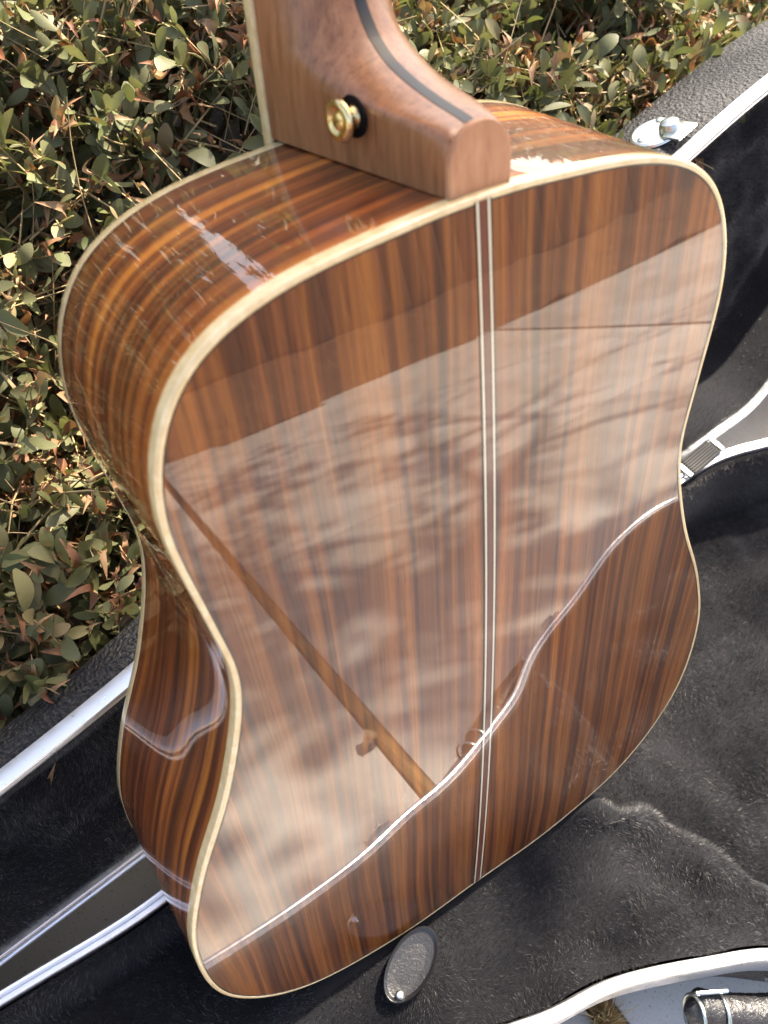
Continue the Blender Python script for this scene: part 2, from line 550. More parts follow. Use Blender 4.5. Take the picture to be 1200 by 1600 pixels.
def loop_strip(name, prof, mat, uv=False, sharp=40, parent=gt):
    """prof: list of functions i -> (x,y,z) arrays (NO,3); closed loop"""
    rings = [np.asarray(p) for p in prof]
    V = np.vstack(rings); F = []
    k = len(rings)
    for j in range(k - 1):
        for i in range(NO):
            i2 = (i + 1) % NO
            F.append((j*NO + i, (j+1)*NO + i, (j+1)*NO + i2, j*NO + i2))
    me = mesh_py(name, V, F, True, sharp=sharp)
    return link(name, me, mat, parent)
def ring_at(inset, dy, frm='back'):
    P = OUT - NRM * inset
    y = (rim(P[:, 0], P[:, 1]) + dy) if frm == 'back' else (front(P[:, 1]) + dy)
    return np.c_[P[:, 0], y, P[:, 1]]

# back plate: concentric rings, exact dome
rings = []
NR = 46
P0 = OUT - NRM * .0024
C0 = np.array([0, .25])
for k in range(NR):
    s = 1 - k / NR
    # keep rings well formed through the waist by pulling towards the centre line then the centre
    Q = np.c_[P0[:, 0] * s, C0[1] + (P0[:, 1] - C0[1]) * s]
    rings.append(np.c_[Q[:, 0], rim(Q[:, 0], Q[:, 1]) + .00015, Q[:, 1]])
V = np.vstack(rings + [np.array([[0, rim(0, .25) + .00015, .25]])])
F = []
for j in range(NR - 1):
    for i in range(NO):
        i2 = (i + 1) % NO
        F.append((j*NO + i, (j+1)*NO + i, (j+1)*NO + i2, j*NO + i2))
for i in range(NO):
    F.append(((NR-1)*NO + i, NR*NO, (NR-1)*NO + (i+1) % NO))
link('back', mesh_py('back', V, F), M['back'], gt)

# back binding: rounded L section
prof = [ring_at(.0003, .0062), ring_at(-.0001, .0060), ring_at(-.0001, .0014), ring_at(.0001, .0006), ring_at(.0006, .0001), ring_at(.0013, 0), ring_at(.0026, .0001), ring_at(.0029, .0006)]
loop_strip('back_binding', prof, M['maple'], sharp=60)
# thin dark purfling lines beside it
loop_strip('purfling', [ring_at(.0026, .00008), ring_at(.0032, .00002), ring_at(.0034, .0003)], M['strip_black'], sharp=60)
# sides with uv (along perimeter, across depth)
us = np.arange(NO + 1) / NO * PER
rows = 26
V = []; UV = []
for j in range(rows + 1):
    f = j / rows
    for i in range(NO + 1):
        p = OUT[i % NO]
        yb = rim(*p) + .0060; yf = front(p[1]) - .0055
        V.append((p[0], yb + (yf - yb) * f, p[1])); UV.append((us[i], (yb + (yf - yb) * f)))
F = []
for j in range(rows):
    for i in range(NO):
        a = j * (NO + 1) + i
        F.append((a, a + NO + 1, a + NO + 2, a + 1))
link('sides', mesh_py('sides', V, F, True, UV), M['side'], gt)
prof = [ring_at(.0003, -.0058, 'f'), ring_at(-.0001, -.0056, 'f'), ring_at(-.0001, -.0010, 'f'), ring_at(.0006, .0000, 'f'), ring_at(.0030, .0002, 'f')]
loop_strip('front_binding', prof, M['maple'], sharp=60)
V = [tuple(p) for p in ring_at(.0028, .0001, 'f')]
link('soundboard', mesh_py('soundboard', V, [tuple(range(NO))], False), M['spruce'], gt)

# centre marquetry strip of the back
zz = np.linspace(.0015, .5062, 90)
def bow(z): return .0033 * (1 - ((z - .25) / .25)**2) - .0016
def stripe(name, x0, x1, mat, parent, lift):
    V = []; F = []
    for i, z in enumerate(zz):
        b = bow(z)
        for (xx, l) in ((x0, -.0001), (x0, lift), (x1, lift), (x1, -.0001)):
            V.append((xx + b, rim(xx + b, z) - l, z))
        if i:
            for q in range(3):
                F.append(((i-1)*4 + q, (i-1)*4 + q + 1, i*4 + q + 1, i*4 + q))
    me = mesh_py(name, V, F, True, sharp=40)
    return link(name, me, mat, parent)
ms = stripe('back_stripe', -.0039, .0039, M['strip_black'], gt, .00010)
stripe('white_line', -.0031, -.0020, M['strip_white'], ms, .00016)
stripe('white_line', .0020, .0031, M['strip_white'], ms, .00016)
stripe('red_line', -.0014, .0014, M['strip_red'], ms, .00014)

# neck with heel
FB = .1085                      # back of the fretboard
zs = np.r_[np.linspace(.5082, .520, 5), np.linspace(.521, .548, 34), np.linspace(.550, .60, 20), np.linspace(.61, .87, 16)]
yb_k = ([.508, .528, .5305, .5325, .5355, .540, .546, .554, .565, .580, .62, .70, .87], [.0062, .0062, .0120, .0250, .0400, .0550, .0655, .0730, .0785, .0820, .0845, .0855, .0860])
NS = 26
V = []; F = []
for z in zs:
    yb = float(np.interp(z, *yb_k)) if z < .528 else float(hspl(*yb_k, z))
    e = .0135 if z < .518 else (.0135 * math.sqrt(max(0, 1 - ((z - .518) / .0145)**2)) if z < .5325 else 0.0)
    k = float(np.interp(z, [.508, .524, .534, .545, .56, .65], [40, 14, 5, 2.6, 2.1, 2.1]))
    wf = .0285 - .006 * max(0, (z - .52)) / .35
    row = []
    for i in range(NS + 1):
        s = math.sin(i / NS * math.pi / 2)
        hw0 = wf + (.0140 - wf) * s * (yb - FB) / (.0062 - FB)
        hw = e + (hw0 - e) * math.sqrt(max(0, 1 - s**k))
        row.append((hw, FB + (yb - FB) * s))
    pts = [(-a, b) for a, b in row] + [(a, b) for a, b in row[::-1]]
    V += [(a, b, z) for a, b in pts]
n = 2 * (NS + 1)
for j in range(len(zs) - 1):
    for i in range(n):
        i2 = (i + 1) % n
        F.append((j*n + i, (j+1)*n + i, (j+1)*n + i2, j*n + i2))
F.append(tuple(range(n))); F.append(tuple(range((len(zs)-1)*n, len(zs)*n))[::-1])
neck = link('neck', mesh_py('neck', V, F, True, sharp=50), M['neck'], gt)
# dark strip along the neck's back, standing in for its shading band
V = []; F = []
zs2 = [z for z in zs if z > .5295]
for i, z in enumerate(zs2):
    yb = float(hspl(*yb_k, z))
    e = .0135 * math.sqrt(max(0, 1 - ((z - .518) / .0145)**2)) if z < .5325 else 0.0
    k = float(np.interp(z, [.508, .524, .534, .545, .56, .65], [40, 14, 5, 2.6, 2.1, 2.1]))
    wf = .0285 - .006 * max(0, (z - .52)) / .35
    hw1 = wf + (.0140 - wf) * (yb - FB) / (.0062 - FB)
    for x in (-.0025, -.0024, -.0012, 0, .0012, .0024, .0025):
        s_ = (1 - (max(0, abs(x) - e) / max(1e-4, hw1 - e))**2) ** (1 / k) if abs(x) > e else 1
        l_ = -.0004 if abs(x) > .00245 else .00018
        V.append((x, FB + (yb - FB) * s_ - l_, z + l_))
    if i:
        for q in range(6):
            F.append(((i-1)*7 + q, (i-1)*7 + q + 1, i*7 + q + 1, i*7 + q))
link('neck_shade_band', mesh_py('neck_shade_band', V, F, True, sharp=60), M['neck_shade_band'], gt)
# heel cap
cp = [(-.0137, .5081), (.0137, .5081)] + [(.0137 * math.cos(a), .518 + .0140 * math.sin(a)) for a in np.linspace(0, math.pi, 22)]
bm = bmesh.new()
f0 = [bm.verts.new((x, .0061, z)) for x, z in cp]
f1 = [bm.verts.new((x, .0040, z)) for x, z in cp]
f2 = [bm.verts.new((x * .94, .0034, .5086 + (z - .5081) * .975)) for x, z in cp]
for a, b in ((f0, f1), (f1, f2)):
    for i in range(len(cp)):
        j = (i + 1) % len(cp)
        bm.faces.new((a[i], a[j], b[j], b[i]))
bm.faces.new(f2)
link('heel_cap', bm_mesh('heel_cap', bm, True, 30), M['cap'], gt)
# fretboard with pale side binding
bm = bmesh.new(); add_box(bm, .0546, .0062, .47, Matrix.Translation((0, FB + .0032, .635)))
fb = link('fretboard', bm_mesh('fretboard', bm, False), M['ebony'], gt)
for s in (-1, 1):
    bm = bmesh.new(); add_box(bm, .0022, .0066, .47, Matrix.Translation((s * .0283, FB + .0033, .635)), .0004)
    link('fretboard_binding', bm_mesh('fretboard_binding', bm), M['maple'], fb)
bm = bmesh.new(); add_box(bm, .066, .015, .19, Matrix.Translation((0, .099, .955)), .004)
link('headstock', bm_mesh('headstock', bm), M['neck'], gt)
# strap button on the heel side
bmx = Matrix.Translation((-.0212, .0515, .5275)) @ Matrix.Rotation(R(-90), 4, 'Y') @ Matrix.Rotation(R(6), 4, 'X') @ Matrix.Diagonal((1.08, 1.08, .72, 1))
bm = bmesh.new()
add_lathe(bm, [(0, .0), (.0046, 0), (.0042, .002), (.0036, .0045), (.0042, .0062), (.0062, .0072), (.0070, .0084), (.0071, .0098), (.0064, .0110), (.0052, .0115), (.0044, .0112), (.0038, .0100), (.0030, .0097), (0, .0097)], bmx, 28)
sb = link('strap_button', bm_mesh('strap_button', bm, True, 50), M['gold'], gt)
bm = bmesh.new()
add_lathe(bm, [(.0031, .0097), (.0029, .0108), (.0020, .0115), (0, .0117)], bmx, 20)
for q in range(2):
    add_box(bm, .0034, .0007, .0006, bmx @ Matrix.Translation((0, 0, .0117)) @ Matrix.Rotation(R(90 * q + 30), 4, 'Z'))
link('screw', bm_mesh('screw', bm, True, 40), M['gold'], sb)
bm = bmesh.new()
add_lathe(bm, [(0, -.0005), (.0068, -.0005), (.0070, .0004), (.0068, .0012), (0, .0013)], bmx, 28)
link('felt_washer', bm_mesh('felt_washer', bm), M['felt'], sb)

# ------------------------------------------------------------------ guitar case
case = empty('guitar_case', (0, 0, 0))
tag(case, 'open black hardshell guitar case with plush lining and silver rims on concrete', 'guitar case')
XN = [(-.62, -.04), (-.57, -.068), (-.40, -.070), (-.2, -.068), (-.11, -.073), (-.04, -.084), (-.012, -.093), (.04, -.102), (.079, -.116), (.115, -.132), (.158, -.152), (.204, -.188), (.316, -.24), (.455, -.298), (.53, -.305), (.62, -.27), (.70, -.262), (.80, -.30), (.92, -.335), (1.05, -.31), (1.12, -.23), (1.15, -.15)]
XF = [(-.62, .08), (-.57, .105), (-.31, .110), (-.20, .111), (-.15, .119), (-.10, .127), (0, .137), (.1, .147), (.2, .161), (.3, .178), (.395, .194), (.448, .195), (.512, .182), (.60, .16), (.70, .165), (.85, .23), (.98, .25), (1.08, .2), (1.12, .14), (1.15, .05)]
XN = np.array(XN); XF = np.array(XF)
xs = np.r_[np.arange(-.62, .62, .0055), np.arange(.62, 1.151, .0125)]
yn = hspl(XN[:, 0], XN[:, 1], xs); yf = hspl(XF[:, 0], XF[:, 1], xs) - .005
RID = np.array([(-.127, .191), (-.063, .159), (-.040, .150), (-.027, .143), (-.019, .122), (.004, .110), (.06, .12), (.2, .13)])
def body_h(x, y, e):
    base = np.full_like(x, -.007)
    # hollow the tail sinks into
    sink = -np.maximum(y - .001, 0) * math.tan(LEAN) - .0045
    base = np.where(y > -.004, np.minimum(base, sink), base)
    base = np.where(x < -.20, np.minimum(base, -.012 - .022 * sstep(-.20, -.34, x)), base)
    rx = np.interp(y, RID[:, 0], RID[:, 1])
    w = sstep(-.002, .046, x - rx + .006 * wob(x, y, .07, 4))
    lip = .0075 * np.exp(-((x - rx + .006) / .017)**2) * (1 + .5 * wob(x, y, .06, 2))
    base = base + lip
    base = base * (1 - w) + (-.088) * w
    base = base + .0022 * wob(x, y, .11, 0) + .0011 * wob(x, y, .04, 1) + w * .007 * wob(x, y, .2, 3)
    wallf = 1 - sstep(.002, .022, e)
    return base * (1 - wallf) + (-.003) * wallf
def body_surface(x, t):
    a = np.interp(x, xs, yn) + .003; b = np.interp(x, xs, yf) - .003
    y = a + (b - a) * t
    e = np.minimum(y - a, b - y)
    return y, body_h(x, y, e)
tt = (1 - np.cos(np.linspace(0, math.pi, 64))) / 2
X, T = np.meshgrid(xs, tt, indexing='ij')
Y, H = body_surface(X, T)
V = np.c_[X.ravel(), Y.ravel(), (H + HB).ravel()]
nx, nt = X.shape
ii, jj = np.meshgrid(np.arange(nx - 1), np.arange(nt - 1), indexing='ij')
a = (ii * nt + jj).ravel()
F = np.c_[a, a + nt, a + nt + 1, a + 1]
bl = link('body_lining', mesh_np('body_lining', V, F, True), M['plush'], case)

def pile(name, P, Nn, flow, ln, wd, mat, parent):
    n = len(P)
    d = Nn + flow
    d /= np.linalg.norm(d, axis=1)[:, None]
    sd = np.cross(d, rng.normal(size=(n, 3))); sd /= np.linalg.norm(sd, axis=1)[:, None]
    L = ln * rng.uniform(.65, 1.2, n)[:, None]
    base = P - Nn * .0006
    V = np.empty((n * 3, 3))
    V[0::3] = base + sd * wd; V[1::3] = base - sd * wd; V[2::3] = base + d * L
    F = np.arange(n * 3).reshape(-1, 3)
    o = link(name, mesh_np(name, V, F, False), mat, parent)
    tag(o, kind='stuff')
    return o

def body_pile(n, x0, x1):
    x = rng.uniform(x0, x1, n * 2); t = rng.uniform(0, 1, n * 2)
    wdt = np.interp(x, xs, yf) - np.interp(x, xs, yn)
    keep = rng.uniform(0, wdt.max(), n * 2) < wdt
    x = x[keep][:n]; t = t[keep][:n]
    y, h = body_surface(x, t)
    k = ~((y > -.003) & (y < .12) & (np.abs(x) < .14))
    x, t, y, h = x[k], t[k], y[k], h[k]
    e = 1e-3
    y1, h1 = body_surface(x + e, t); 
    y2, h2 = body_surface(x, np.clip(t + .004, 0, 1)); y3, h3 = body_surface(x, np.clip(t - .004, 0, 1))
    tx = np.c_[np.full_like(x, e), y1 - y, h1 - h]; ty = np.c_[0 * x, y2 - y3, h2 - h3]
    Nn = np.cross(tx, ty); Nn /= np.linalg.norm(Nn, axis=1)[:, None]
    ang = 2.6 * wob(x, y, .16, 4) + .9 * wob(x, y, .05, 5) - 1.0
    st = np.clip(.85 + .75 * wob(x, y, .085, 2), .1, 2.2)
    flow = np.c_[np.cos(ang) * st, np.sin(ang) * st, 0 * x] + rng.normal(size=(len(x), 3)) * .38
    return np.c_[x, y, h + HB], Nn, flow
P, Nn, fl = body_pile(400000, -.42, .60)
pile('plush_pile', P, Nn, fl, .0052, .00013, M['pile'], bl)

def plan_loop(xs_, lo, hi):
    A = np.c_[xs_, lo]; B = np.c_[xs_, hi][::-1]
    L = np.vstack([A, B])
    L, _ = resample_closed(L, 520)
    for _ in range(4):
        L = (np.roll(L, 1, 0) + 2 * L + np.roll(L, -1, 0)) / 4
    tg = np.roll(L, -1, 0) - np.roll(L, 1, 0); tg /= np.linalg.norm(tg, axis=1)[:, None]
    return L, np.c_[tg[:, 1], -tg[:, 0]]
def sweep(name, L, N, prof, mat, parent, xf, close_end=False, sharp=35):
    """prof: (outward, along third axis) pairs, floats or per-point arrays; xf maps (a,b,c) to world"""
    n = len(L); V = []; F = []
    for (o_, c_) in prof:
        p = L + N * (np.asarray(o_)[..., None] if hasattr(o_, '__len__') else o_)
        V.append(xf(p[:, 0], p[:, 1], np.broadcast_to(c_, n)))
    V = np.vstack(V)
    for j in range(len(prof) - 1):
        for i in range(n):
            i2 = (i + 1) % n
            F.append((j*n + i, j*n + i2, (j+1)*n + i2, (j+1)*n + i))
    if close_end: F.append(tuple(range((len(prof)-1)*n, len(prof)*n)))
    return link(name, mesh_py(name, V, F, True, sharp=sharp), mat, parent)
LB, NB = plan_loop(xs, yn, yf)
wxf = lambda a, b, c: np.c_[a, b, c + HB]
VAL = [(-.0012, -.010), (-.0012, .0012), (-.0004, .0020), (.0022, .0022), (.0027, .0002), (.0037, .0002), (.0043, .0030), (.0060, .0040), (.0082, .0040), (.0092, .0030), (.0104, -.006), (.0150, -.0250), (.0142, -.0265)]
sweep('body_valance', LB, NB, [(o_ * .82, c_) for o_, c_ in VAL], M['alu'], case, wxf)
sweep('body_shell', LB, NB, [(.0066, -.008), (.0100, -.0235), (.0112, -.030), (.0130, -.055), (.0125, -.092), (.007, -.114), (-.006, -.121)], M['vinyl'], case, wxf, True)

# lid: stands open, leaning back on the hedge
PHI, TIL = R(7), R(65)
LU = np.array([math.cos(PHI), math.sin(PHI), 0]); LP = np.array([-math.sin(PHI), math.cos(PHI), 0]); UZ = np.array([0, 0, 1.])
LV = math.cos(TIL) * LP + math.sin(TIL) * UZ
LW = math.sin(TIL) * LP - math.cos(TIL) * UZ
LO = np.array([-.20, .141, HB])
def lxf(u, v, w):
    u = np.asarray(u, float); v = np.asarray(v, float); w = np.asarray(w, float)
    return LO + u[..., None] * LU + v[..., None] * LV + w[..., None] * LW
U0 = np.r_[np.arange(-.43, .95, .006), np.arange(.95, 1.361, .0125)]
vlo = hspl([-.43, -.38, -.1, 0, .2, .4, .52, .60, .68, .76, .81, .87, .95, 1.03, 1.12, 1.25, 1.32, 1.36], [.03, .002, 0, 0, 0, 0, -.006, -.012, -.014, -.010, .020, .062, .078, .055, .0, -.02, .02, .08], U0) + .007
vhi = hspl([-.43, -.38, -.04, .05, .2, .38, .57, .68, .8, .95, 1.1, 1.25, 1.32, 1.36], [.11, .122, .133, .147, .185, .237, .290, .316, .335, .335, .38, .36, .29, .20], U0)
def lid_depth(u): return .040 + .043 * sstep(.0, .5, u)
def lid_surface(u, t):
    a = np.interp(u, U0, vlo) + .003; b = np.interp(u, U0, vhi) - .003
    v = a + (b - a) * t
    e = np.minimum(v - a, b - v)
    D = lid_depth(u) - .012
    w = D * sstep(.0, .035, e) + .003
    w = w + (.0028 * wob(u, v, .12, 1) + .0014 * wob(u, v, .045, 3)) * sstep(0, .02, e)
    # soft fold of the lining along the upper corner
    w = w - .006 * np.exp(-((b - v - .075 - .02 * wob(u, v * 0, .3, 2)) / .012)**2)
    return v, w
Ug, Tg = np.meshgrid(U0, (1 - np.cos(np.linspace(0, math.pi, 60))) / 2, indexing='ij')
Vg, Wg = lid_surface(Ug, Tg)
V = lxf(Ug.ravel(), Vg.ravel(), Wg.ravel())
nx, nt = Ug.shape
ii, jj = np.meshgrid(np.arange(nx - 1), np.arange(nt - 1), indexing='ij')
a = (ii * nt + jj).ravel()
ll = link('lid_lining', mesh_np('lid_lining', V, np.c_[a, a + nt, a + nt + 1, a + 1], True), M['plush'], case)
n_ = 230000
u = rng.uniform(-.25, .85, n_); t_ = rng.uniform(0, 1, n_)
v, w = lid_surface(u, t_)
v1, w1 = lid_surface(u + .001, t_); v2, w2 = lid_surface(u, np.clip(t_ + .004, 0, 1)); v3, w3 = lid_surface(u, np.clip(t_ - .004, 0, 1))
Nl = -np.cross(np.c_[np.full_like(u, .001), v1 - v, w1 - w], np.c_[0 * u, v2 - v3, w2 - w3])
Nl /= np.linalg.norm(Nl, axis=1)[:, None]
Nl = np.where(Nl[:, 2:3] > 0, -Nl, Nl)
Nw = Nl[:, 0:1] * LU + Nl[:, 1:2] * LV + Nl[:, 2:3] * LW
ang = 2.4 * wob(u, v, .17, 5) + .9 * wob(u, v, .05, 4) - 1.3
flo = (np.cos(ang) * .8)[:, None] * LU + (np.sin(ang) * .8)[:, None] * LV + rng.normal(size=(n_, 3)) * .38
pile('plush_pile', lxf(u, v, w), Nw, flo, .0050, .00015, M['pile'], ll)
LL, NL = plan_loop(U0, vlo, vhi)
lid_xf = lambda a, b, c: lxf(a, b, c)
sweep('lid_valance', LL, NL, [(-.0008, .009), (-.0008, -.0015), (0, -.002), (.0018, -.002), (.0021, .0006), (.0031, .0006), (.0034, -.0030), (.0041, -.0036), (.0056, -.0036), (.0060, -.0028), (.0062, .010)], M['alu'], case, lid_xf)
DU = lid_depth(LL[:, 0])
sweep('lid_shell', LL, NL, [(.0050, .008), (.0060, .0130), (.0105, DU * .45), (.0100, DU * .75), (.0075, DU * .9), (.001, DU * .985), (-.012, DU + .004), (-.04, DU + .012)], M['vinyl'], case, lid_xf, True)

# hinge of ribbed black webbing between lid and body
def hinge(x):
    yb_ = float(np.interp(x, xs, yf)) + .010
    hm = Matrix.Translation((x, yb_, HB + .004)) @ Matrix.Rotation(R(9), 4, 'Z')
    bm = bmesh.new()
    add_box(bm, .046, .020, .004, hm, .001)
    for q in range(7):
        add_box(bm, .043, .0014, .0022, hm @ Matrix.Translation((0, -.008 + q * .00267, .0028)), .0005)
    h = link('hinge', bm_mesh('hinge', bm), M['rubber'], case)
    for s in (-.027, .027):
        bm = bmesh.new()
        add_box(bm, .006, .018, .003, hm @ Matrix.Translation((s, 0, .002)), .0008)
        link('hinge_clip', bm_mesh('hinge_clip', bm), M['steel'], h)
hinge(.425); hinge(-.36)

# latch plates on the outer wall of the lid's free edge
def latch(u, w=.030):
    vv = float(np.interp(u, U0, vhi))
    o0 = lxf(u, vv + .0105, w)
    slope = (np.interp(u + .03, U0, vhi) - np.interp(u - .03, U0, vhi)) / .06
    du = LU + slope * LV; du /= np.linalg.norm(du)
    nn = LV - slope * LU; nn /= np.linalg.norm(nn)
    mm = Matrix(((du[0], LW[0], nn[0], o0[0]), (du[1], LW[1], nn[1], o0[1]), (du[2], LW[2], nn[2], o0[2]), (0, 0, 0, 1)))
    bm = bmesh.new()
    add_lathe(bm, [(0, .0018), (.017, .0018), (.0190, .0010), (.0195, -.001)], mm, 36, 1.1, .98)
    la = link('latch', bm_mesh('latch', bm, True, 30), M['steel'], case)
    bm = bmesh.new()
    add_lathe(bm, [(.0085, .0015), (.0085, .0050), (.0070, .0090), (.0040, .0105), (0, .0108)], mm @ Matrix.Translation((.004, -.012, 0)), 24)
    link('button', bm_mesh('button', bm, True, 40), M['steel'], la)
    for px, py in ((-.0145, .002), (.0145, .006)):
        bm = bmesh.new()
        add_lathe(bm, [(.0032, .0015), (.0028, .0027), (.0014, .0034), (0, .0036)], mm @ Matrix.Translation((px, py, 0)), 14)
        link('rivet', bm_mesh('rivet', bm), M['steel'], la)
    bm = bmesh.new()
    add_box(bm, .024, .016, .0022, mm @ Matrix.Translation((.003, -.022, .003)), .0008)
    link('hasp', bm_mesh('hasp', bm), M['steel'], la)
latch(.606, .040); latch(-.1, .02)

# catches on the near wall of the body
def catch(x):
    y = float(np.interp(x, xs, yn)); y2 = float(np.interp(x + .02, xs, yn))
    cm = Matrix.Translation((x, y - .012, HB - .012)) @ Matrix.Rotation(math.atan2(y2 - y, .02), 4, 'Z')
    bm = bmesh.new()
    add_box(bm, .030, .004, .030, cm, .001)
    c0 = link('catch', bm_mesh('catch', bm), M['steel'], case)
    bm = bmesh.new()
    add_tube(bm, [cm @ Vector((-.010, -.003, .004)), cm @ Vector((-.010, -.009, .010)), cm @ Vector((.010, -.009, .010)), cm @ Vector((.010, -.003, .004))], .0016, 8)
    link('loop', bm_mesh('loop', bm), M['steel'], c0)
catch(-.035); catch(.27)

# handle on the near wall, out on the right
hx, hy = .108, -.1505
hang = math.atan2(-.048, .089)
hm = Matrix.Translation((hx, hy, HB - .033)) @ Matrix.Rotation(hang, 4, 'Z')
bm = bmesh.new()
pts = []; rd = []
for i in range(100):
    f = i / 99
    pts.append(hm @ Vector((-.012 + f * .150, -.007 - .012 * math.sin(f * math.pi)**.6, -.004 * math.sin(f * math.pi))))
    rd.append(.0138 * min(1, (min(f, 1 - f) * 22 + .02)**.5) * (1 + .022 * math.sin(i * 1.7) * math.sin(i * .61) + .015 * math.sin(i * 2.9)))
add_tube(bm, pts, rd, 18)
hd = link('handle', bm_mesh('handle', bm, True, 60), M['handle'], case)
for s in (0, 1):
    mm = hm @ Matrix.Translation((-.006 + s * .138, -.004, -.002))
    bm = bmesh.new()
    add_box(bm, .026, .003, .014, mm @ Matrix.Translation((.008, .002, .012)), .001)
    link('handle_plate', bm_mesh('handle_plate', bm), M['steel'], hd)
    for q in (-.001, .018):
        bm = bmesh.new()
        ring = [mm @ Vector((q + .0006 * math.sin(a), -.012 + .0142 * math.cos(a), .000 + .0150 * math.sin(a))) for a in np.linspace(0, 2 * math.pi, 25)]
        add_tube(bm, ring, .0014, 8)
        link('steel_loop', bm_mesh('steel_loop', bm), M['steel'], hd)
bm = bmesh.new()
for q in (.055, .075):
    add_box(bm, .014, .004, .010, hm @ Matrix.Translation((q, .004, .016)), .001)
link('handle_bracket', bm_mesh('handle_bracket', bm), M['steel'], hd)

# leather pull tab of the accessory compartment
tm = Matrix.Translation((-.0735, -.0185, HB + .0015)) @ Matrix.Rotation(R(24), 4, 'Z') @ Matrix.Rotation(R(-6), 4, 'X') @ Matrix.Rotation(R(-3), 4, 'Y')
bm = bmesh.new()
add_lathe(bm, [(0, .0010), (.55, .0012), (.82, .0017), (.88, .0019), (.92, .0034), (.96, .0038), (1.0, .0028), (1.0, .0004), (.96, 0)], tm @ Matrix.Diagonal((.0270, .0150, 1, 1)), 56)
tab = link('pull_tab', bm_mesh('pull_tab', bm, True, 60), M['leather'], case)
bm = bmesh.new()
add_lathe(bm, [(.0030, .001), (.0029, .0030), (.0020, .0042), (0, .0046)], tm @ Matrix.Translation((-.0200, -.0035, .0008)), 22)
link('rivet', bm_mesh('rivet', bm), M['rivet'], tab)

# ------------------------------------------------------------------ hedge
def leaf_mesh(kind, L=1.0, W=.36, fold=.10, curl=.12, twist=0.0, nl=5):
    """leaf along +Y from the origin, length 1, unit-ish; face up = +Z"""
    V = []; F = []
    for i in range(nl + 1):
        s = i / nl
        if kind == 'live':
            w = W * (math.sin(math.pi * min(1, s ** 1.25 * .97)) ** .55) if 0 < s < 1 else (.03 if s == 0 else W * .22)
        else:
            w = W * (math.sin(math.pi * s ** .9) ** .6) * (1 + .3 * math.sin(7 * s)) if 0 < s < 1 else .03
        y = s * L; z = curl * math.sin(s * math.pi * .8) - curl * s * s
        tw = twist * s
        for q in (-1, 0, 1):
            x = q * w / 2 * math.cos(tw); zz_ = z + (abs(q) * fold * w) + q * w / 2 * math.sin(tw)
            V.append((x, y, zz_))
    for i in range(nl):
        for q in range(2):
            a = i * 3 + q
            F.append((a, a + 1, a + 4, a + 3))
    return np.array(V), np.array(F)
LEAFS = [leaf_mesh('live', 1, .46, .10, .12, 0, 7), leaf_mesh('live', 1, .38, .16, .05, .3, 7), leaf_mesh('live', 1, .54, .06, .18, -.25, 7), leaf_mesh('live', 1, .34, .12, -.08, .2, 7)]
LEAFS.append(leaf_mesh('live', 1, .46, .10, .10, 0, 3))
DRYS = [leaf_mesh('dry', 1, .34, .55, .45, 1.2), leaf_mesh('dry', 1, .26, .7, -.4, -1.6), leaf_mesh('dry', 1, .44, .3, .6, .8)]
HBASE = [(-1.6, .22), (-.6, .225), (-.24, .243), (0, .29), (.25, .345), (.55, .425), (1.0, .52), (2.6, .62)]
def hedge_front(x): return np.interp(x, [a for a, b in HBASE], [b for a, b in HBASE])
def hedge_z(x, y):
    d = y - hedge_front(x)
    z0 = np.interp(x, [-1.5, -.25, .2, .5, 1.5], [.22, .235, .30, .36, .42])
    return z0 + .85 * sstep(.45, 1.9, d) * (1 - sstep(.25, .95, x)) * (1 - .72 * np.exp(-((x - .13) / .20)**2)) + .16 * sstep(-.02, .45, d) * (1 - .85 * sstep(.2, .6, x)) + .03 * wob(x, y, .35, 0) * sstep(0, .1, d) + .018 * wob(x, y, .13, 1) * sstep(0, .08, d)
leaves = [[], []]       # (matrix 3x4, template index)
stems = []
buds = []
def sprig(p, d, ln, nleaf, dry_p, lsize, far=False):
    d = d.normalized()
    bend = Vector((random.gauss(0, 1), random.gauss(0, 1), random.gauss(0, .6))) * .35
    pts = []
    for i in range(5):
        s = i / 4
        pts.append(p + (d * s + bend * s * s * .5) * ln)
    stems.append((pts, random.uniform(.0007, .0013)))
    ph = random.uniform(0, 6.28)
    for i in range(nleaf):
        s = .18 + .82 * (i + random.random() * .6) / nleaf
        s = min(s, 1)
        q = pts[min(3, int(s * 4))].lerp(pts[min(3, int(s * 4)) + 1], s * 4 - min(3, int(s * 4)))
        tdir = (pts[min(4, int(s * 4) + 1)] - pts[min(3, int(s * 4))]).normalized()
        ph += 2.4
        side = tdir.orthogonal().normalized()
        side = Matrix.Rotation(ph, 3, tdir) @ side
        ly = (tdir * random.uniform(.45, 1.0) + side * random.uniform(.45, .9) + Vector((0, 0, .25))).normalized()
        lx = ly.cross(Vector((random.gauss(0, .7), random.gauss(0, .7), 1))).normalized()
        lz = lx.cross(ly)
        L = lsize * random.uniform(.65, 1.25)
        dry = random.random() < dry_p
        m = np.array(((lx.x * L, ly.x * L, lz.x * L, q.x), (lx.y * L, ly.y * L, lz.y * L, q.y), (lx.z * L, ly.z * L, lz.z * L, q.z)))
        if dry:
            m[:, :3] *= random.uniform(.6, .95)
            leaves[1].append((m, random.randrange(3)))
        else:
            leaves[0].append((m, 4 if far else random.randrange(4)))
    if random.random() < .35:
        for i in range(random.randint(3, 8)):
            s = random.uniform(.4, 1.0)
            k = min(3, int(s * 4))
            q = pts[k].lerp(pts[k + 1], s * 4 - k) + Vector((random.gauss(0, .004), random.gauss(0, .004), random.gauss(0, .004)))
            buds.append((q, random.uniform(.0007, .0015)))
